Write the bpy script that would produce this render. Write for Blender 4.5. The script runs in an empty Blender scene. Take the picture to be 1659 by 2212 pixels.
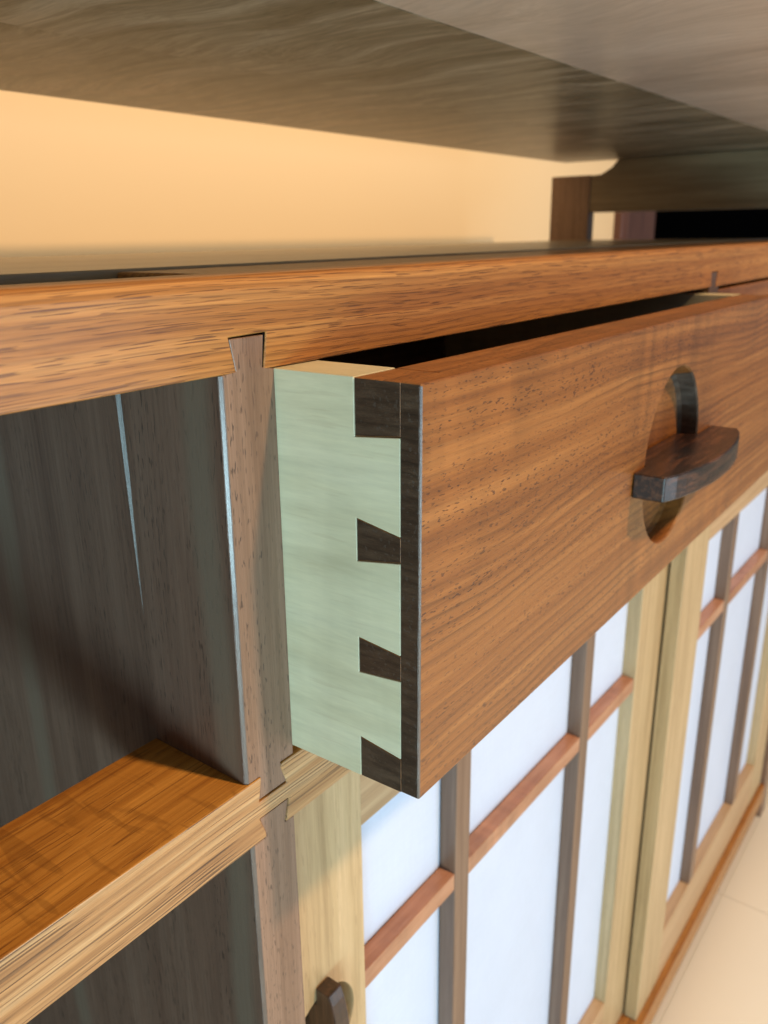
import bpy, bmesh, math, random
from mathutils import Vector, Matrix
random.seed(7)
R = math.radians
sc = bpy.context.scene
COL = sc.collection

# ------------------------------------------------------------------ camera
cam_d = bpy.data.cameras.new("camera")
cam = bpy.data.objects.new("camera", cam_d)
COL.objects.link(cam)
CX, CY, CZ = -0.17595, -0.17375, 0.0368
# rows: camera right, camera down, camera forward in world axes
r_ = Vector((0.6030, -0.7977, -0.0126)).normalized()
f_ = Vector((0.7545, 0.5753, -0.3158)).normalized()
d_ = f_.cross(r_).normalized()
M = Matrix((( r_.x, -d_.x, -f_.x, CX), (r_.y, -d_.y, -f_.y, CY), (r_.z, -d_.z, -f_.z, CZ), (0, 0, 0, 1)))
cam.matrix_world = M
cam_d.sensor_fit = 'VERTICAL'
cam_d.sensor_height = 36.0
cam_d.lens = 36.0 * 1803.0 / 2212.0
cam_d.clip_start = 0.01
cam_d.clip_end = 60.0
cam_d.dof.use_dof = True
cam_d.dof.focus_distance = 0.245
cam_d.dof.aperture_fstop = 18.0
sc.camera = cam

# ------------------------------------------------------------------ world + lamps
w = bpy.data.worlds.new("World"); sc.world = w
w.use_nodes = True
bg = w.node_tree.nodes['Background']
bg.inputs[0].default_value = (0.62, 0.72, 0.80, 1)
bg.inputs[1].default_value = 0.24
sc.view_settings.view_transform = 'Standard'
sc.view_settings.look = 'None'
sc.view_settings.exposure = 0.0
sc.view_settings.gamma = 1.0

def area(name, loc, target, size, energy, color, sy=None, shape='RECTANGLE'):
    l = bpy.data.lights.new(name, 'AREA')
    l.shape = shape; l.size = size
    if shape == 'RECTANGLE': l.size_y = sy or size
    l.energy = energy; l.color = color
    o = bpy.data.objects.new(name, l); COL.objects.link(o)
    o.location = loc
    o.rotation_euler = (Vector(target) - Vector(loc)).to_track_quat('-Z', 'Y').to_euler()
    return o
area("ceiling_lamp", (0.31, -1.05, 1.18), (0.15, 0, -0.1), 0.10, 26, (1.0, 0.64, 0.335), shape='DISK')
area("window_light", (-1.15, -0.95, -0.46), (0, 0, -0.12), 0.70, 20, (0.52, 0.86, 1.0), sy=0.36)
area("wall_fill", (0.55, -0.05, 1.25), (0.7, 0.50, 0.1), 0.5, 20, (1.0, 0.83, 0.58))  # added fill light, unseen, brightens the wall behind the cabinet
area("room_light", (0.7, -1.8, -0.42), (0.4, 0, -0.1), 1.1, 18, (0.66, 0.84, 1.0))

# ------------------------------------------------------------------ materials
def new_mat(name):
    m = bpy.data.materials.new(name); m.use_nodes = True
    nt = m.node_tree
    return m, nt, nt.nodes['Principled BSDF']

def wood(name, axis, cols, ring=(3, 55), fib=0.25, pore=(60, 1500), pore_amt=0.0, pore_col=(0.03, 0.012, 0.005),
         pore_th=0.62, rough=0.42, bump=0.3, figure=0.0, rays=0.0, off=(0, 0, 0), coat=0.25, warp=0.0, lines=0.0, line_sc=200, spec=0.4,
         streak=None, bands=None, tight=0.0, even=0.25):
    """cols: (dark, mid, light); axis: grain direction 0/1/2"""
    m, nt, b = new_mat(name)
    N = nt.nodes; L = nt.links
    def nd(t, **k):
        n = N.new(t)
        for a, v in k.items(): setattr(n, a, v)
        return n
    tc = nd('ShaderNodeTexCoord'); oi = nd('ShaderNodeObjectInfo')
    rnd = nd('ShaderNodeVectorMath', operation='SCALE'); rnd.inputs[0].default_value = (3.1, 2.3, 1.7)
    L.new(oi.outputs['Random'], rnd.inputs['Scale'])
    add = nd('ShaderNodeVectorMath', operation='ADD'); L.new(tc.outputs['Object'], add.inputs[0]); L.new(rnd.outputs[0], add.inputs[1])
    add2 = nd('ShaderNodeVectorMath', operation='ADD'); L.new(add.outputs[0], add2.inputs[0]); add2.inputs[1].default_value = off
    src = add2.outputs[0]
    if warp:
        nw = nd('ShaderNodeTexNoise'); nw.inputs['Scale'].default_value = 9; nw.inputs['Detail'].default_value = 1.0
        L.new(tc.outputs['Object'], nw.inputs['Vector'])
        sub = nd('ShaderNodeVectorMath', operation='SUBTRACT'); L.new(nw.outputs['Color'], sub.inputs[0]); sub.inputs[1].default_value = (.5, .5, .5)
        ws = nd('ShaderNodeVectorMath', operation='SCALE'); L.new(sub.outputs[0], ws.inputs[0]); ws.inputs['Scale'].default_value = warp
        a3 = nd('ShaderNodeVectorMath', operation='ADD'); L.new(src, a3.inputs[0]); L.new(ws.outputs[0], a3.inputs[1]); src = a3.outputs[0]
    def mapped(along, across, s=None):
        mp = nd('ShaderNodeMapping'); v = [across] * 3; v[axis] = along
        mp.inputs['Scale'].default_value = v; L.new(s or src, mp.inputs['Vector']); return mp.outputs[0]
    def noise(vec, detail=3, rough_=.55, dist=0):
        n = nd('ShaderNodeTexNoise'); n.inputs['Scale'].default_value = 1.0; n.inputs['Detail'].default_value = detail
        n.inputs['Roughness'].default_value = rough_; n.inputs['Distortion'].default_value = dist
        L.new(vec, n.inputs['Vector']); return n.outputs['Fac']
    def ramp(fac, stops, interp='LINEAR'):
        r = nd('ShaderNodeValToRGB'); r.color_ramp.interpolation = interp
        e = r.color_ramp.elements
        while len(e) < len(stops): e.new(0.5)
        for i, (p, c) in enumerate(stops):
            e[i].position = p; e[i].color = (c, c, c, 1) if isinstance(c, (int, float)) else (*c, 1)
        L.new(fac, r.inputs['Fac']); return r.outputs['Color']
    def mix(fac, a, c, mode='MIX'):
        n = nd('ShaderNodeMix', data_type='RGBA', blend_type=mode)
        if isinstance(fac, float): n.inputs['Factor'].default_value = fac
        else: L.new(fac, n.inputs['Factor'])
        for i, v in ((6, a), (7, c)):
            if isinstance(v, tuple): n.inputs[i].default_value = (*v, 1)
            else: L.new(v, n.inputs[i])
        return n.outputs[2]
    g = noise(mapped(*ring), 4, .6, .35)
    col = ramp(g, [(0.30 + tight, cols[0]), (0.50, cols[1]), (0.70 - tight, cols[2])])
    if lines:                                   # thin late-wood lines
        g2 = noise(mapped(ring[0] * .8, ring[1]), 1, .5)
        mu = nd('ShaderNodeMath', operation='MULTIPLY'); L.new(g2, mu.inputs[0]); mu.inputs[1].default_value = line_sc / 10.0
        fr = nd('ShaderNodeMath', operation='FRACT'); L.new(mu.outputs[0], fr.inputs[0])
        ln = ramp(fr.outputs[0], [(0.0, 0.75), (0.10, 0.15), (0.55, 0.0), (0.86, 0.45), (1.0, 1.0)])
        mm = nd('ShaderNodeMath', operation='MULTIPLY'); L.new(ln, mm.inputs[0]); mm.inputs[1].default_value = lines
        col = mix(mm.outputs[0], col, tuple(x * .42 for x in cols[0]))
    if bands:                                   # growth rings cut by the face: (freq, waviness, strength, second axis share)
        bx = nd('ShaderNodeSeparateXYZ'); L.new(src, bx.inputs[0])
        ax = [i for i in (2, 1, 0) if i != axis]
        s1 = nd('ShaderNodeMath', operation='MULTIPLY'); L.new(bx.outputs[ax[0]], s1.inputs[0]); s1.inputs[1].default_value = bands[0]
        s2 = nd('ShaderNodeMath', operation='MULTIPLY_ADD'); L.new(bx.outputs[ax[1]], s2.inputs[0]); s2.inputs[1].default_value = bands[0] * bands[3]; L.new(s1.outputs[0], s2.inputs[2])
        wn = noise(mapped(7, 16), 2, .45)
        s3 = nd('ShaderNodeMath', operation='MULTIPLY_ADD'); L.new(wn, s3.inputs[0]); s3.inputs[1].default_value = bands[1]; L.new(s2.outputs[0], s3.inputs[2])
        fr2 = nd('ShaderNodeMath', operation='FRACT'); L.new(s3.outputs[0], fr2.inputs[0])
        bl = ramp(fr2.outputs[0], [(0.0, 1.0), (0.12, 0.12), (0.45, 0.0), (0.80, 0.45), (1.0, 1.0)])
        vr = ramp(noise(mapped(5, 45), 1), [(0.35, .25), (0.65, 1.0)])
        m1 = nd('ShaderNodeMath', operation='MULTIPLY'); L.new(bl, m1.inputs[0]); L.new(vr, m1.inputs[1])
        m2 = nd('ShaderNodeMath', operation='MULTIPLY'); L.new(m1.outputs[0], m2.inputs[0]); m2.inputs[1].default_value = bands[2]
        col = mix(m2.outputs[0], col, tuple(x * .40 for x in cols[0]))
    fb = noise(mapped(ring[0] * 8, ring[1] * 14), 3, .65)
    fcol = ramp(fb, [(0.25, 1 - fib), (0.75, 1 + fib * .6)])
    col = mix(1.0, col, fcol, 'MULTIPLY')
    if figure:                                  # curly cross figure
        mp = nd('ShaderNodeMapping'); v = [9.0] * 3; v[axis] = 75.0; mp.inputs['Scale'].default_value = v; L.new(src, mp.inputs['Vector'])
        fg = noise(mp.outputs[0], 2, .5, .4)
        fm = ramp(noise(mapped(5, 7), 1), [(0.42, 0.0), (0.60, 1.0)])
        col = mix(fm, col, mix(1.0, col, ramp(fg, [(0.33, 1 - figure * 2), (0.66, 1 + figure)]), 'MULTIPLY'))
    h = fb
    if pore_amt:
        p = noise(mapped(*pore), 1.0, .4)
        pm = ramp(p, [(pore_th, 0.0), (pore_th + .035, 1.0)])
        dn = noise(mapped(ring[0], ring[1] * 1.3), 2, .5)
        dm = ramp(dn, [(0.38, even), (0.58, 1.0)])
        pmm = nd('ShaderNodeMath', operation='MULTIPLY'); L.new(pm, pmm.inputs[0]); L.new(dm, pmm.inputs[1])
        pma = nd('ShaderNodeMath', operation='MULTIPLY'); L.new(pmm.outputs[0], pma.inputs[0]); pma.inputs[1].default_value = pore_amt
        col = mix(pma.outputs[0], col, pore_col)
        hs = nd('ShaderNodeMath', operation='SUBTRACT'); L.new(fb, hs.inputs[0]); L.new(pmm.outputs[0], hs.inputs[1]); h = hs.outputs[0]
    if rays:                                    # quarter-sawn ray flecks running across the grain
        mp = nd('ShaderNodeMapping'); v = [28.0] * 3; v[axis] = 150.0
        mp.inputs['Scale'].default_value = v; mp.inputs['Rotation'].default_value = (0, 0, R(38)); L.new(src, mp.inputs['Vector'])
        rn = noise(mp.outputs[0], 2, .55, .8)
        rm = ramp(rn, [(0.57, 0.0), (0.64, 1.0)])
        rmm = nd('ShaderNodeMath', operation='MULTIPLY'); L.new(rm, rmm.inputs[0]); rmm.inputs[1].default_value = rays
        col = mix(rmm.outputs[0], col, tuple(x * .55 for x in cols[0]))
    if streak:                                  # a sapwood band: (axis, centre, width, colour)
        sx = nd('ShaderNodeSeparateXYZ'); L.new(tc.outputs['Object'], sx.inputs[0])
        nz = noise(mapped(6, 6), 1)
        a = nd('ShaderNodeMath', operation='MULTIPLY_ADD'); L.new(nz, a.inputs[0]); a.inputs[1].default_value = .02; L.new(sx.outputs[streak[0]], a.inputs[2])
        b1 = nd('ShaderNodeMath', operation='SUBTRACT'); L.new(a.outputs[0], b1.inputs[0]); b1.inputs[1].default_value = streak[1] + .01
        b2 = nd('ShaderNodeMath', operation='ABSOLUTE'); L.new(b1.outputs[0], b2.inputs[0])
        b3 = nd('ShaderNodeMath', operation='DIVIDE'); L.new(b2.outputs[0], b3.inputs[0]); b3.inputs[1].default_value = streak[2]
        col = mix(ramp(b3.outputs[0], [(0.35, .8), (1.0, 0.0)]), col, streak[3])
    L.new(col, b.inputs['Base Color'])
    rr = ramp(fb, [(0.2, rough + .10), (0.8, rough - .06)])
    L.new(rr, b.inputs['Roughness'])
    b.inputs['Specular IOR Level'].default_value = spec
    b.inputs['Coat Weight'].default_value = coat; b.inputs['Coat Roughness'].default_value = 0.22
    bp = nd('ShaderNodeBump'); bp.inputs['Strength'].default_value = bump; bp.inputs['Distance'].default_value = 0.0002
    L.new(h, bp.inputs['Height']); L.new(bp.outputs[0], b.inputs['Normal'])
    return m

def paper(name, col):
    m, nt, b = new_mat(name); N = nt.nodes; L = nt.links
    tc = N.new('ShaderNodeTexCoord'); prev = None
    cr = None
    for sc_, amt, rot in (((14, 5, 14), .06, .5), ((420, 40, 60), .03, .35), ((60, 40, 480), .03, -.4), ((900, 900, 900), .03, 0)):
        mp = N.new('ShaderNodeMapping'); mp.inputs['Scale'].default_value = sc_; mp.inputs['Rotation'].default_value = (0, rot, 0)
        L.new(tc.outputs['Object'], mp.inputs['Vector'])
        n = N.new('ShaderNodeTexNoise'); n.inputs['Scale'].default_value = 1; n.inputs['Detail'].default_value = 3; L.new(mp.outputs[0], n.inputs['Vector'])
        r = N.new('ShaderNodeValToRGB'); e = r.color_ramp.elements
        e[0].position = .3; e[0].color = (1 - amt, 1 - amt, 1 - amt, 1); e[1].position = .7; e[1].color = (1, 1, 1, 1)
        L.new(n.outputs['Fac'], r.inputs['Fac'])
        mx = N.new('ShaderNodeMix'); mx.data_type = 'RGBA'; mx.blend_type = 'MULTIPLY'; mx.inputs['Factor'].default_value = 1
        if cr is None: mx.inputs[6].default_value = (*col, 1)
        else: L.new(cr, mx.inputs[6])
        L.new(r.outputs['Color'], mx.inputs[7]); cr = mx.outputs[2]
    L.new(cr, b.inputs['Base Color']); b.inputs['Roughness'].default_value = .55
    return m

def plain(name, col, rough=.6, var=.06, scale=20, bump=0.0, spec=.4):
    m, nt, b = new_mat(name); N = nt.nodes; L = nt.links
    tc = N.new('ShaderNodeTexCoord'); n = N.new('ShaderNodeTexNoise'); n.inputs['Scale'].default_value = scale; n.inputs['Detail'].default_value = 4
    L.new(tc.outputs['Object'], n.inputs['Vector'])
    r = N.new('ShaderNodeValToRGB'); e = r.color_ramp.elements
    e[0].position = .3; e[0].color = (*[c * (1 - var) for c in col], 1); e[1].position = .7; e[1].color = (*[min(1, c * (1 + var)) for c in col], 1)
    L.new(n.outputs['Fac'], r.inputs['Fac']); L.new(r.outputs['Color'], b.inputs['Base Color'])
    b.inputs['Roughness'].default_value = rough; b.inputs['Specular IOR Level'].default_value = spec
    if bump:
        bp = N.new('ShaderNodeBump'); bp.inputs['Strength'].default_value = bump; bp.inputs['Distance'].default_value = .0005
        n2 = N.new('ShaderNodeTexNoise'); n2.inputs['Scale'].default_value = scale * 25; L.new(tc.outputs['Object'], n2.inputs['Vector'])
        L.new(n2.outputs['Fac'], bp.inputs['Height']); L.new(bp.outputs[0], b.inputs['Normal'])
    return m

OAK = ((0.30, 0.108, 0.020), (0.42, 0.170, 0.037), (0.54, 0.250, 0.067))
PALE = ((0.38, 0.255, 0.125), (0.51, 0.36, 0.19), (0.60, 0.435, 0.245))
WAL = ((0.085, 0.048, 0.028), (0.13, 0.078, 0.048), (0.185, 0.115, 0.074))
m_oak_x = wood('red_oak_along_x', 0, OAK, ring=(2.2, 230), fib=.25, pore=(60, 2300), pore_amt=.75, pore_th=.605, even=.6, pore_col=(.10,.032,.009), bands=(420, 2.4, .55, .6), warp=.003, rough=.45, bump=.5)
m_oak_rail = wood('oak_shelf_rail', 0, ((0.33, 0.155, 0.055), (0.50, 0.27, 0.11), (0.62, 0.40, 0.20)), ring=(6, 260), fib=.25, pore=(14, 1500), pore_amt=.85, pore_th=.61, even=.6, pore_col=(.06,.028,.014),
                  bands=(300, 1.2, .5, .6), warp=.003, rough=.5, bump=.5)
m_oak_top = wood('quartersawn_oak', 0, ((0.34, 0.130, 0.018), (0.46, 0.200, 0.032), (0.60, 0.285, 0.055)), ring=(6, 260), fib=.22, pore=(38, 1400), pore_amt=.7, pore_th=.60, pore_col=(.14,.045,.008),
                 rays=.36, warp=.006, rough=.5)
m_pale_z = wood('pale_oak_upright', 2, PALE, ring=(6, 190), fib=.15, pore=(90, 1100), pore_amt=.25, pore_th=.63, pore_col=(.22, .13, .06), rough=.5, bump=.25)
m_pale_x = wood('pale_oak_level', 0, PALE, ring=(6, 190), fib=.15, pore=(90, 1100), pore_amt=.25, pore_th=.63, pore_col=(.22, .13, .06), rough=.5, bump=.25)
m_brown_x = wood('tan_oak_door_rail', 0, ((0.40, 0.24, 0.12), (0.50, 0.32, 0.17), (0.58, 0.39, 0.22)), ring=(6, 190), fib=.15, rough=.5, bump=.25)
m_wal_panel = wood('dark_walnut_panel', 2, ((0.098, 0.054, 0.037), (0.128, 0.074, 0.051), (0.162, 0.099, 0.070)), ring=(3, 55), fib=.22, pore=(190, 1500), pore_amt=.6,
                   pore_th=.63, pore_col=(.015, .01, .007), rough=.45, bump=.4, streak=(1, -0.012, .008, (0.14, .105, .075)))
m_wal_post = wood('walnut_post', 2, ((0.17, 0.095, 0.060), (0.23, 0.135, 0.088), (0.29, 0.175, 0.12)), ring=(5, 210), fib=.22, pore=(240, 1500), pore_amt=.75, pore_th=.625,
                  pore_col=(.055, .03, .022), rough=.42, bump=.45)
m_wal_front = wood('walnut_drawer_front', 0, ((0.205, 0.068, 0.014), (0.295, 0.108, 0.024), (0.39, 0.160, 0.042)), ring=(2.2, 120), fib=.18, pore=(380, 1500), even=.3, pore_amt=.75,
                   pore_th=.625, pore_col=(.055, .018, .008), figure=.12, warp=.004, bands=(240, 4.5, .70, .3), rough=.40, bump=.45, coat=.3)
m_wal_end = wood('walnut_end_grain', 1, ((0.034, 0.019, 0.011), (0.056, 0.032, 0.019), (0.090, 0.055, 0.034)), bands=(300, 5, .6, .8), ring=(60, 320), fib=.35, pore=(900, 900), pore_amt=.5,
                 pore_th=.64, pore_col=(.075, .06, .05), rough=.42, coat=.2)
m_edge = wood('varnished_walnut_edge', 2, ((0.09, 0.06, 0.05), (0.13, 0.09, 0.07), (0.18, 0.13, 0.11)), ring=(20, 300), fib=.3, rough=.30, bump=1.0, coat=.6, spec=.7)
m_edge_dull = wood('planed_walnut_edge', 2, ((0.07, 0.05, 0.04), (0.10, 0.075, 0.06), (0.14, 0.105, 0.085)), ring=(20, 300), fib=.3, rough=.42, bump=1.0, coat=.3, spec=.6)
m_recess = wood('walnut_end_grain_shaded', 1, ((0.035, 0.026, 0.020), (0.07, 0.052, 0.040), (0.13, 0.10, 0.08)), ring=(70, 160), fib=.3, rough=.3, coat=.5)  # dark end grain, with the recess wall's shade also put into the colour
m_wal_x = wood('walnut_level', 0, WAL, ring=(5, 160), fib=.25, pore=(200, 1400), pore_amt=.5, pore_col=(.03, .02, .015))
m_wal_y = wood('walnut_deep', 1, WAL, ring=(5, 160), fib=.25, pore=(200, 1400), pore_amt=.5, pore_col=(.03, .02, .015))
m_support = wood('olive_brown_support', 1, ((0.12, 0.085, 0.045), (0.17, 0.125, 0.07), (0.22, 0.165, 0.095)), ring=(5, 120), fib=.2)
m_munt_z = wood('muntin_wood_shaded', 2, ((0.13, 0.072, 0.045), (0.18, 0.105, 0.068), (0.24, 0.15, 0.10)), ring=(6, 170), fib=.15)  # darker copy of the muntin wood: shade on the uprights put into the colour
m_munt_x = wood('muntin_wood_lit', 0, ((0.36, 0.15, 0.075), (0.44, 0.21, 0.115), (0.52, 0.28, 0.17)), ring=(12, 120), fib=.12, figure=.12)  # lighter orange copy: warm lamp light on the level bars put into the colour
m_maple = wood('maple_drawer_side', 1, ((0.56, 0.51, 0.33), (0.64, 0.60, 0.41), (0.70, 0.66, 0.47)), ring=(9, 50), fib=.09, pore=(45, 900), pore_amt=.14, pore_th=.66,
               pore_col=(.36, .26, .14), rough=.45, bump=.12, figure=.03, bands=(60, 2.2, .16, .2))
m_pull = wood('dark_rosewood', 0, ((0.008, 0.004, 0.003), (0.030, 0.012, 0.007), (0.11, 0.043, 0.02)), ring=(30, 330), tight=.05, fib=.5, pore=(140, 900), pore_amt=.8,
              pore_col=(.012, .006, .004), rough=.33, bump=.5, coat=.4)
m_pull_z = wood('dark_rosewood_upright', 2, ((0.022, 0.012, 0.008), (0.045, 0.022, 0.013), (0.095, 0.045, 0.026)), ring=(18, 420), fib=.4, rough=.33, coat=.4)
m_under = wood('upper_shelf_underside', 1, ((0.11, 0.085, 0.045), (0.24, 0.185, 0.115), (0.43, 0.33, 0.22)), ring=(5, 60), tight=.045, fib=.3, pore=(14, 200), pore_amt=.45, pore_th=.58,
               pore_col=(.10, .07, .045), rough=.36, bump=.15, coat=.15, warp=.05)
m_under_p = wood('upper_shelf_front_board', 1, ((0.47, 0.355, 0.27), (0.60, 0.46, 0.36), (0.70, 0.55, 0.44)), ring=(6, 28), tight=.0, warp=.06, fib=.12, rough=.38, bump=.1, coat=.5)  # paler than the rear boards: a reflection is put into the colour
m_counter = wood('counter_board', 0, ((0.24, 0.18, 0.11), (0.31, 0.24, 0.15), (0.38, 0.30, 0.19)), ring=(4, 70), fib=.15, rough=.38, coat=.4)
m_paper = paper('white_paper_pane', (0.64, 0.725, 0.91))
m_wall = plain('cream_wall_paint', (0.80, 0.62, 0.39), .8, .012, 2.0, bump=.15)
m_tile = plain('beige_floor_tile', (0.84, 0.78, 0.67), .5, .02, 3.0)
m_grout = plain('floor_joint', (0.82, 0.76, 0.65), .8)
m_dark = plain('shade_and_filler_black', (0.006, 0.006, 0.007), .9, spec=0.0)  # near-black stands in for the unlit room's darkness; also colours the joint filler
m_casing = wood('dark_red_casing', 2, ((0.05, 0.018, 0.012), (0.09, 0.035, 0.022), (0.13, 0.055, 0.035)), ring=(4, 60), fib=.2)
m_cloth = plain('grey_curtain_cloth', (0.045, 0.05, 0.052), .9)

# ------------------------------------------------------------------ mesh helpers
def empty(name, loc, label=None, cat=None, group=None, kind=None):
    o = bpy.data.objects.new(name, None); COL.objects.link(o); o.location = loc; o.empty_display_size = .02
    if label: o['label'] = label
    if cat: o['category'] = cat
    if group: o['group'] = group
    if kind: o['kind'] = kind
    return o

def wloc(o):
    v = Vector((0, 0, 0))
    while o: v += Vector(o.location); o = o.parent
    return v

def finish(name, bm, mat, parent=None, bevel=0.0, seg=2, label=None, kind=None, endmat=None, endaxis=None, smooth=False, edgemat=None, big=None):
    bmesh.ops.recalc_face_normals(bm, faces=bm.faces)
    if big:
        es = [e for e in bm.edges if big[0] != 'top' and all(v.co.y < .001 and v.co.x < big[0] for v in e.verts) and abs(e.verts[0].co.z - e.verts[1].co.z) > .05]
        if big[0] == 'top': es = [e for e in bm.edges if all(v.co.y < .001 and v.co.z > big[2] for v in e.verts)]
        bmesh.ops.bevel(bm, geom=es, offset=big[1], segments=1 if big[0] != 'top' else 4, profile=.5, affect='EDGES', clamp_overlap=True)
    if bevel:
        es = [e for e in bm.edges if len(e.link_faces) == 2 and e.calc_face_angle(0) > .35]
        bmesh.ops.bevel(bm, geom=es, offset=bevel, segments=seg, profile=.5, affect='EDGES', clamp_overlap=True)
    xs = [v.co.copy() for v in bm.verts]
    lo = Vector([min(p[i] for p in xs) for i in range(3)]); hi = Vector([max(p[i] for p in xs) for i in range(3)])
    c = (lo + hi) / 2
    bmesh.ops.translate(bm, verts=bm.verts, vec=-c)
    me = bpy.data.meshes.new(name)
    mats = mat if isinstance(mat, (list, tuple)) else [mat]
    for m in mats: me.materials.append(m)
    if endmat:
        me.materials.append(endmat); k = len(mats)
        bm.normal_update()
        for f in bm.faces:
            if abs(f.normal[endaxis]) > .9: f.material_index = k
    if edgemat:
        k2 = len(me.materials); me.materials.append(edgemat); bm.normal_update()
        for f in bm.faces:
            if f.normal.x < -.2 and f.normal.y < -.2 and f.calc_center_median().x < lo.x - c.x + .003 and f.calc_center_median().z + c.z < -.002: f.material_index = k2
    bm.to_mesh(me); bm.free()
    if smooth:
        for p in me.polygons: p.use_smooth = True
    o = bpy.data.objects.new(name, me); COL.objects.link(o)
    if parent:
        o.parent = parent; o.location = c - wloc(parent)
    else: o.location = c
    if label: o['label'] = label
    if kind: o['kind'] = kind
    return o

def prism_bm(poly, axis, a, b, bm=None):
    """poly in the two other axes (order x,y,z minus axis)"""
    bm = bm or bmesh.new()
    def P(u, v, t):
        if axis == 0: return (t, u, v)
        if axis == 1: return (u, t, v)
        return (u, v, t)
    v0 = [bm.verts.new(P(u, v, a)) for u, v in poly]; v1 = [bm.verts.new(P(u, v, b)) for u, v in poly]
    bm.faces.new(v0); bm.faces.new(v1[::-1])
    n = len(poly)
    for i in range(n): bm.faces.new((v0[i], v0[(i + 1) % n], v1[(i + 1) % n], v1[i]))
    return bm

def prism(name, poly, axis, a, b, mat, parent=None, bevel=0.0004, **k):
    return finish(name, prism_bm(poly, axis, a, b), mat, parent, bevel, **k)

def box(name, x0, x1, y0, y1, z0, z1, mat, parent=None, bevel=0.0005, **k):
    return prism(name, [(x0, z0), (x1, z0), (x1, z1), (x0, z1)], 1, y0, y1, mat, parent, bevel, **k)

# ------------------------------------------------------------------ the setting
FZ = -0.740
fl = box('floor', -4, 6, -4, 5, FZ - .06, FZ - .0015, m_grout, None, 0, kind='structure')
tw = .60
for i in range(-1, 4):
    for jx in range(-3, 2):
        box('tile', .7285 - 2 * tw + i * tw + .0004, .7285 - 2 * tw + (i + 1) * tw - .0004, .0 + jx * tw + .0004, (jx + 1) * tw - .0004, FZ - .0015, FZ, m_tile, fl, 0)
WY = 0.50
wall = prism('wall', [(-3, FZ), (1.451, FZ), (1.451, 1.5), (-3, 1.5)], 1, WY, WY + .1, m_wall, None, 0, kind='structure')
# right of the wall: a dark doorway
bm = bmesh.new()
prism_bm([(1.46, WY + .10), (1.46, 2.2), (6.2, 2.2), (6.2, -.6), (6.3, -.6), (6.3, 2.3), (1.36, 2.3), (1.36, WY + .10)], 2, FZ, 1.5, bm)
prism_bm([(1.36, WY + .10), (6.3, WY + .10), (6.3, 2.3), (1.36, 2.3)], 2, 1.5, 1.55, bm)
finish('dark_room', bm, m_dark, None, 0, kind='structure')
cs = prism('door_frame', [(1.4515, WY - .015), (1.46, WY - .02), (1.62, WY - .02), (1.628, WY - .012), (1.628, WY + .12), (1.4515, WY + .12)], 2, FZ, 1.45, m_casing, None, .002)
cs['label'] = 'dark red-brown upright door casing at the end of the cream wall'; cs['category'] = 'door frame'
pl = []
for i in range(25): pl.append((1.632 + i * .0062, WY + .05 + .014 * math.sin(i * 1.15)))
pl2 = [(x, y + .003) for x, y in pl]
cu = prism('curtain', pl + pl2[::-1], 2, FZ + .02, 1.42, m_cloth, None, 0)
cu['label'] = 'dark grey folded curtain hanging beside the dark doorway'; cu['category'] = 'curtain'

# ------------------------------------------------------------------ cabinet
XL, XR = -0.50, 0.905
cab = empty('cabinet', (0.2, 0.18, FZ), 'walnut and oak sideboard with white paper panel doors, open bays and exposed dovetail joints', 'cabinet')

# top front rail with dovetail sockets
ZT = 0.0266
tails = [(-.01705, -.01500, -.00490, -.00375, .0103, -.00255), (.4140, .4160, .4260, .4280, .0100, .4285)]
g = .00012
poly = [(XL, 0.0006)]
for tl, bl, br, tr, zt, cut in tails:
    poly += [(bl - g * .3, 0.0006), (tl - g, zt + g), (cut, zt + g + .0003), (br + .0006, .0002)]
poly += [(XR + .02, 0.0002), (XR + .02, ZT), (XL, ZT)]
tr_ = prism('top_rail', poly, 1, 0, .0205, m_oak_x, cab, .0003, seg=1, big=('top', .0035, ZT - .0005), label='orange oak rail along the top front')
box('top_rail_backing', XL, XR, .0208, .024, .002, .012, m_dark, cab, 0)

prism('joint_filler', [(-.0037, .0104), (-.0024, .0107), (-.0043, .0006), (-.0047, .0012)], 1, .0006, .0204, m_dark, cab, 0)
# posts: upper part dovetailed into both rails, lower part running to the floor
UP = [(-.0229, -.1311), (-.0167, -.1311), (-.0183, -.1395), (-.0049, -.1395), (-.0073, -.1309), (-.0010, -.1309), (-.0002, 0), (-.0049, .0008), (-.0039, .0100), (-.01695, .0100), (-.0152, .0010), (-.0212, .0004)]
up = prism('post', UP, 1, 0, .0455, m_wal_post, cab, .00018, seg=1, big=(-.0205, .0010), endmat=m_wal_panel, endaxis=0, edgemat=m_edge)  # side faces take the darker panel wood: their shade is put into the colour
LP = [(-.0234, FZ), (-.0022, FZ), (-.0022, -.1556), (-.0068, -.1553), (-.0047, -.1470), (-.0181, -.1470), (-.0160, -.1556), (-.0224, -.1556)]
lp = prism('post', LP, 1, 0, .0455, m_wal_post, cab, .00018, seg=1, big=(-.0205, .0010), endmat=m_wal_panel, endaxis=0, edgemat=m_edge)  # same darker side faces, shade painted in as on the upper part
UP2 = [(x + .4345 if abs(z) > .05 else x + .4345, z) for x, z in UP]
prism('post', [(.4130, -.131), (.4340, -.131), (.4340, 0), (.4262, .0006), (.4275, .0098), (.4142, .0098), (.4162, .0006), (.4130, .0006)], 1, .0003, .0455, m_wal_panel, cab, .0002)
prism('post', [(XR + .0003, FZ), (XR + .026, FZ), (XR + .026, 0.0), (XR + .0003, 0.0)], 1, .0002, .046, m_wal_post, cab, .0008)
box('post', XL - .026, XL - .0003, 0, .046, FZ, ZT, m_wal_post, cab, .0008)

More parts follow.
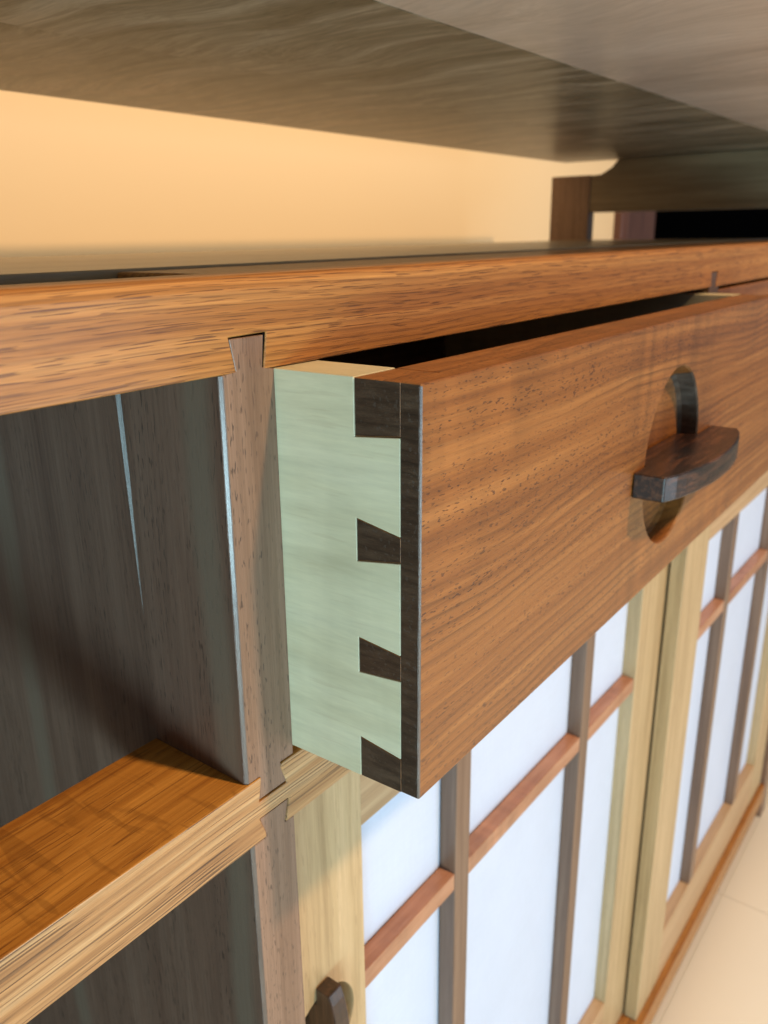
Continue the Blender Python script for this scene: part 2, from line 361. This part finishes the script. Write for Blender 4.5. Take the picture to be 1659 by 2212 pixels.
# middle rail: narrow neck crossing the post
MT, MB = -.1313, -.1553
mr = [(XL, MT), (-.0165, MT), (-.0181, -.1400), (-.0050, -.1400), (-.0077, -.1322), (-.0066, MT), (XR, MT), (XR, MB), (-.0064, MB), (-.0043, -.1465), (-.0184, -.1465), (-.0162, -.1525), (-.0157, MB), (XL, MB)]
prism('middle_rail', mr, 1, -.0004, .0462, [m_oak_rail, m_oak_top], cab, .0005, label='oak rail lapped across the walnut post')
o = bpy.data.objects['middle_rail']
for p in o.data.polygons:
    if p.normal.z > .8: p.material_index = 1
# divider: tapered proud front edge that dies away downwards
def divider(y0, y1, prd):
    bm = bmesh.new()
    zs = [(.0, prd), (-.035, prd * .8), (-.075, prd * .45), (-.103, 0), (FZ + .03, 0)]
    rows = []
    for z, p in zs:
        rows.append([bm.verts.new(q + (z,)) for q in ((-.0213, y0), (-.0213 - p, y0 + .0002 + p * .9), (-.0213 - p * .2, y1), (-.0115, y1), (-.0115, y0))])
    for ri, (a, b) in enumerate(zip(rows, rows[1:])):
        for k in range(5):
            f = bm.faces.new((a[k], a[(k + 1) % 5], b[(k + 1) % 5], b[k]))
            if k == 0: f.material_index = 1
    bm.faces.new(rows[0]); bm.faces.new(rows[-1][::-1])
    return bm
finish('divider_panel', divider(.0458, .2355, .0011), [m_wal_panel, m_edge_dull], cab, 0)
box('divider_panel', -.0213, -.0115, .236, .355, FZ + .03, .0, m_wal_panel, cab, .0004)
box('bay_light_block', XL, -.0215, .0245, .355, .004, .0115, m_wal_x, cab, 0)  # added board that keeps the slot behind the front rail dark
box('bay_light_block', -.0113, XR, .0245, .355, .004, .0115, m_wal_x, cab, 0)  # added board that blocks wall light from the drawer bay
box('back_panel', XL, XR, .356, .362, FZ + .02, .020, m_wal_x, cab, 0)
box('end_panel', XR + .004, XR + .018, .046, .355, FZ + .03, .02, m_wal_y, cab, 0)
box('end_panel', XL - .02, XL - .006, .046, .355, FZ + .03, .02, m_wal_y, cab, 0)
box('bottom_board', XL, XR, .05, .355, -.706, -.690, m_wal_x, cab, 0)
box('door_bay_board', -.0115, XR, .047, .355, -.151, -.140, m_wal_x, cab, 0)
box('bottom_rail', -.0020, XR, 0, .052, -.7128, -.6850, m_oak_x, cab, .0012, seg=3)
box('bottom_rail', XL, -.0238, 0, .052, -.7128, -.6850, m_oak_x, cab, .0012, seg=3)
# counter boards
box('counter_board', XL - .03, XR + .03, .088, .205, .0120, .0262, m_counter, cab, .0006)
box('counter_board', XL - .03, XR + .03, .2055, .335, .0120, .0262, m_counter, cab, .0006)
prism('counter_filler', [(.0120, .0165), (.96, .0165), (.96, .0253), (.0120, .0253)], 1, .0212, .0876, m_oak_x, cab, .001)
# back posts and the rail that carries the upper shelf
for xx in (XR, XL - .05):
    box('back_post', xx, xx + .018, .3095, .3640, FZ, .1055, m_wal_post, cab, .001)
    prism('shelf_support', [(-.03, .0603), (.3092, .0603), (.3092, .1050), (.296, .1056), (.282, .1135), (.274, .1230), (-.03, .1230)], 0, xx + .0008, xx + .03, m_support, cab, .0008)
# upper shelf made of three boards
ZU = .1236
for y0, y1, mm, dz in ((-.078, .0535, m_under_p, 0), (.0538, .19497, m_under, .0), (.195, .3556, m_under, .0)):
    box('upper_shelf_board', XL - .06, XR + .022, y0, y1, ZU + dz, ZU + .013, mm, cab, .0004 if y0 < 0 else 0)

# ------------------------------------------------------------------ drawer pull (bar bridging a round recess)
def recess_front(name, x0, x1, z0, z1, yf, yb, cx, cz, rx, rz, depth, mat, parent, bevel=.0006, cells=48, wallmat=None, **k):
    """board in XZ whose front (y=yf) carries a round dished recess"""
    bm = bmesh.new()
    n = cells
    # outer loop points matched to angle
    ring = []
    outer = []
    cang = [math.atan2(Z - cz, X - cx) % (2 * math.pi) for X in (x0, x1) for Z in (z0, z1)]
    angs = [2 * math.pi * (i + .37) / n for i in range(n)]
    angs = sorted([a for a in angs if min(abs(a - q) for q in cang) > .02] + cang)
    n = len(angs)
    for a in angs:
        c, s = math.cos(a), math.sin(a)
        ring.append((cx + rx * c, cz + rz * s))
        tx = ((x1 - cx) / c if c > 1e-9 else (x0 - cx) / c if c < -1e-9 else 1e9)
        tz = ((z1 - cz) / s if s > 1e-9 else (z0 - cz) / s if s < -1e-9 else 1e9)
        t = min(tx, tz)
        outer.append([cx + t * c, cz + t * s])
    vo = [bm.verts.new((x, yf, z)) for x, z in outer]
    vr = [bm.verts.new((x, yf, z)) for x, z in ring]
    rows = [vo, vr]
    for s, d in ((.985, .0008), (.955, depth * .8), (.92, depth), (.6, depth * 1.05), (.3, depth * 1.07)):
        rows.append([bm.verts.new((cx + (x - cx) * s, yf + d, cz + (z - cz) * s)) for x, z in ring])
    for ri, (a, b) in enumerate(zip(rows, rows[1:])):
        for i in range(n):
            f = bm.faces.new((a[i], a[(i + 1) % n], b[(i + 1) % n], b[i]))
            if wallmat and ri in (1, 2, 3) and abs(math.cos((angs[i] + angs[(i + 1) % n]) / 2 if i < n - 1 else angs[0])) > .45 and math.sin(angs[i]) > -.30: f.material_index = 1  # upper flanks only: end grain plus painted shade
    cv = bm.verts.new((cx, yf + depth * 1.08, cz))
    for i in range(n): bm.faces.new((rows[-1][i], rows[-1][(i + 1) % n], cv))
    vb = [bm.verts.new((x, yb, z)) for x, z in outer]
    for i in range(n): bm.faces.new((vo[i], vb[i], vb[(i + 1) % n], vo[(i + 1) % n]))
    vk = [bm.verts.new((cx + (x - cx) * 1.03, yb, cz + (z - cz) * 1.03)) for x, z in ring]
    for i in range(n): bm.faces.new((vb[i], vk[i], vk[(i + 1) % n], vb[(i + 1) % n]))
    bmesh.ops.recalc_face_normals(bm, faces=bm.faces)
    # bevel the outer front edges only
    es = [e for e in bm.edges if e.verts[0] in vo and e.verts[1] in vo]
    es += [e for e in bm.edges if (e.verts[0] in vo and e.verts[1] in vb or e.verts[1] in vo and e.verts[0] in vb) and e.calc_face_angle(0) > .5]
    bmesh.ops.bevel(bm, geom=es, offset=bevel, segments=3, profile=.5, affect='EDGES', clamp_overlap=True)
    return finish(name, bm, [mat, wallmat] if wallmat else mat, parent, 0, **k)

# ------------------------------------------------------------------ open drawer
DY = -.0515; DH = .1275
drw = empty('drawer', (0.0003, DY, -DH), 'open drawer with walnut front, pale dovetailed side and dark bar pull', 'drawer')
xw = .4140
df = recess_front('drawer_front', 0, .475, -DH, 0, DY, -.0450, .2235, -.066, .0405, .0440, .0100, m_wal_front, drw, bevel=.0007, cells=72, wallmat=m_recess, endmat=m_wal_end, endaxis=0, edgemat=m_edge)
# thicker body of the front, between the sides
bm = bmesh.new()
for a, b, c_, d in ((.0203, .1800, -DH, -.0001), (.2670, xw - .0203, -DH, -.0001), (.1801, .2669, -.0195, -.0001), (.1801, .2669, -DH, -.1120)):
    prism_bm([(a, c_), (b, c_), (b, d), (a, d)], 1, -.0449, -.0296, bm)
prism_bm([(.18, -.1121), (.267, -.1121), (.267, -.0194), (.18, -.0194)], 1, -.0385, -.0297, bm)
finish('drawer_front_core', bm, m_wal_front, drw, .0002, seg=1)
PN = [[(-.0295, -.0002), (-.0448, -.0002), (-.0448, -.0150), (-.0295, -.0166)],
      [(-.0295, -.0408), (-.0448, -.0439), (-.0448, -.0513), (-.0295, -.0538)],
      [(-.0295, -.0787), (-.0448, -.0808), (-.0448, -.0887), (-.0295, -.0902)],
      [(-.0295, -.1134), (-.0448, -.1159), (-.0448, -DH), (-.0295, -DH)]]
for pn in PN:
    prism('dovetail_pin', pn, 0, .0001, .0200, m_wal_front, drw, .00012, seg=1, endmat=m_wal_end, endaxis=0)
    prism('dovetail_pin', pn, 0, xw - .02, xw - .0001, m_wal_front, drw, .00012, seg=1, endmat=m_wal_end, endaxis=0)
e = .0001
side = [(.20, 0), (-.0292, 0), (-.0292, -.0168), (-.0447, -.0153), (-.0447, -.0436), (-.0293, -.0406), (-.0293, -.0540), (-.0447, -.0516), (-.0447, -.0805), (-.0293, -.0785), (-.0293, -.0904), (-.0447, -.0890),
        (-.0447, -.1156), (-.0293, -.1131), (-.0293, -DH), (.20, -DH)]
prism('drawer_side', side, 0, 0, .0200, m_maple, drw, .00015, seg=1)
prism('drawer_side', side, 0, xw - .02, xw, m_maple, drw, .00015, seg=1)
box('drawer_bottom', .0201, xw - .0201, -.0294, .1999, -DH + .008, -DH + .014, m_wal_y, drw, 0)
box('drawer_back', .0201, xw - .0201, .185, .1999, -DH + .0142, -.004, m_wal_x, drw, 0)

def pull(name, outline, z0, z1, mat, parent):
    return prism(name, outline, 2, z0, z1, mat, parent, .0007, seg=2)
fr = []
xa, xb = .1688, .2880
for i in range(17):
    t = i / 16; x = xa + (xb - xa) * t
    s = 4 * t * (1 - t)
    fr.append((x, DY - .0142 - .0092 * s ** .8))
bk = [(xb, DY - .0002), (.2630, DY - .0002), (.2560, DY + .0099), (.1910, DY + .0099), (.1835, DY - .0002), (xa, DY - .0002)]
pull('pull_bar', fr + bk, -.0737, -.0622, m_pull, drw)
drw.rotation_euler = (0, R(.45), R(1.3))

# closed drawer to the right
d2 = empty('drawer', (.66, .012, -.1295), 'closed walnut drawer beyond the open one at the far right, mostly hidden', 'drawer')
recess_front('drawer_front', .4356, .9035, -.1295, -.0022, .0006, .018, .67, -.066, .0405, .044, .009, m_wal_front, d2, .0007)
pull('pull_bar', [(x + .4465, y + .0521) for x, y in fr + bk], -.0737, -.0622, m_pull, d2)
box('drawer_side', .4360, .4480, .0185, .25, -.1290, -.0024, m_maple, d2, 0)
box('drawer_side', .8900, .9030, .0185, .25, -.1290, -.0024, m_maple, d2, 0)

# ------------------------------------------------------------------ sliding doors
def door(dx, y1, label, right_pull=False):
    dr = empty('door', (0, 0, 0)); dr.parent = cab; dr.location = Vector((.22 + dx, y1, -.684)) - cab.location
    dr['label'] = label
    B, T = -.684, -.151
    th = .0118 if right_pull else .018
    xs0, xs1, xe0, xe1 = .0005, .0590, .3970, .4535
    pa, pb, qa, qb = (xe0, xe1, xs0, xs1) if right_pull else (xs0, xs1, xe0, xe1)
    pc = (.4250 if right_pull else .0290) + dx
    recess_front('stile', pa + dx, pb + dx, B, T, y1, y1 + th, pc, -.3005, .0210, .0222, .0078, m_pale_z, dr, .0006, cells=40)
    box('stile', qa + dx, qb + dx, y1, y1 + th, B, T, m_pale_z, dr, .0006)
    box('door_rail', xs1 + dx, xe0 + dx, y1 + .0003, y1 + th, -.210, T, m_brown_x, dr, .0005)
    box('door_rail', xs1 + dx, xe0 + dx, y1 + .0003, y1 + th, B, -.6235, m_brown_x, dr, .0005)
    cols = [(.1385, .1527), (.2985, .3121)]
    for a, b in cols:
        box('muntin', a + dx, b + dx, y1 + .0006, y1 + .0107, -.6233, -.2102, m_munt_z, dr, .0004)
    xx = [xs1] + [v for c in cols for v in c] + [xe0]
    for k in range(3):
        box('muntin', xx[2 * k] + dx + .0001, xx[2 * k + 1] + dx - .0001, y1 + .0009, y1 + .0107, -.3043, -.2935, m_munt_x, dr, .0004)
        for z0, z1 in ((-.2933, -.2102), (-.6233, -.3045)):
            box('paper_pane', xx[2 * k] + dx + .0001, xx[2 * k + 1] + dx - .0001, y1 + .0108, y1 + .0113, z0, z1, m_paper, dr, 0)
    # upright bar pull
    h = []
    for i in range(13):
        t = i / 12; z = -.2716 - .058 * t; s = 4 * t * (1 - t)
        h.append((y1 - .0076 - .0048 * s ** .8, z))
    hb = [(y1 - .0002, -.3296), (y1 - .0002, -.3215), (y1 + .0074, -.3155), (y1 + .0074, -.2855), (y1 - .0002, -.2800), (y1 - .0002, -.2716)]
    prism('pull_bar', h + hb, 0, pc - .0044, pc + .0040, m_pull_z, dr, .0006)
    return dr
door(0, .0200, 'rear sliding door with white paper panes, nearest the walnut post')
door(.4482, .0062, 'front sliding door with white paper panes at the right end', True)
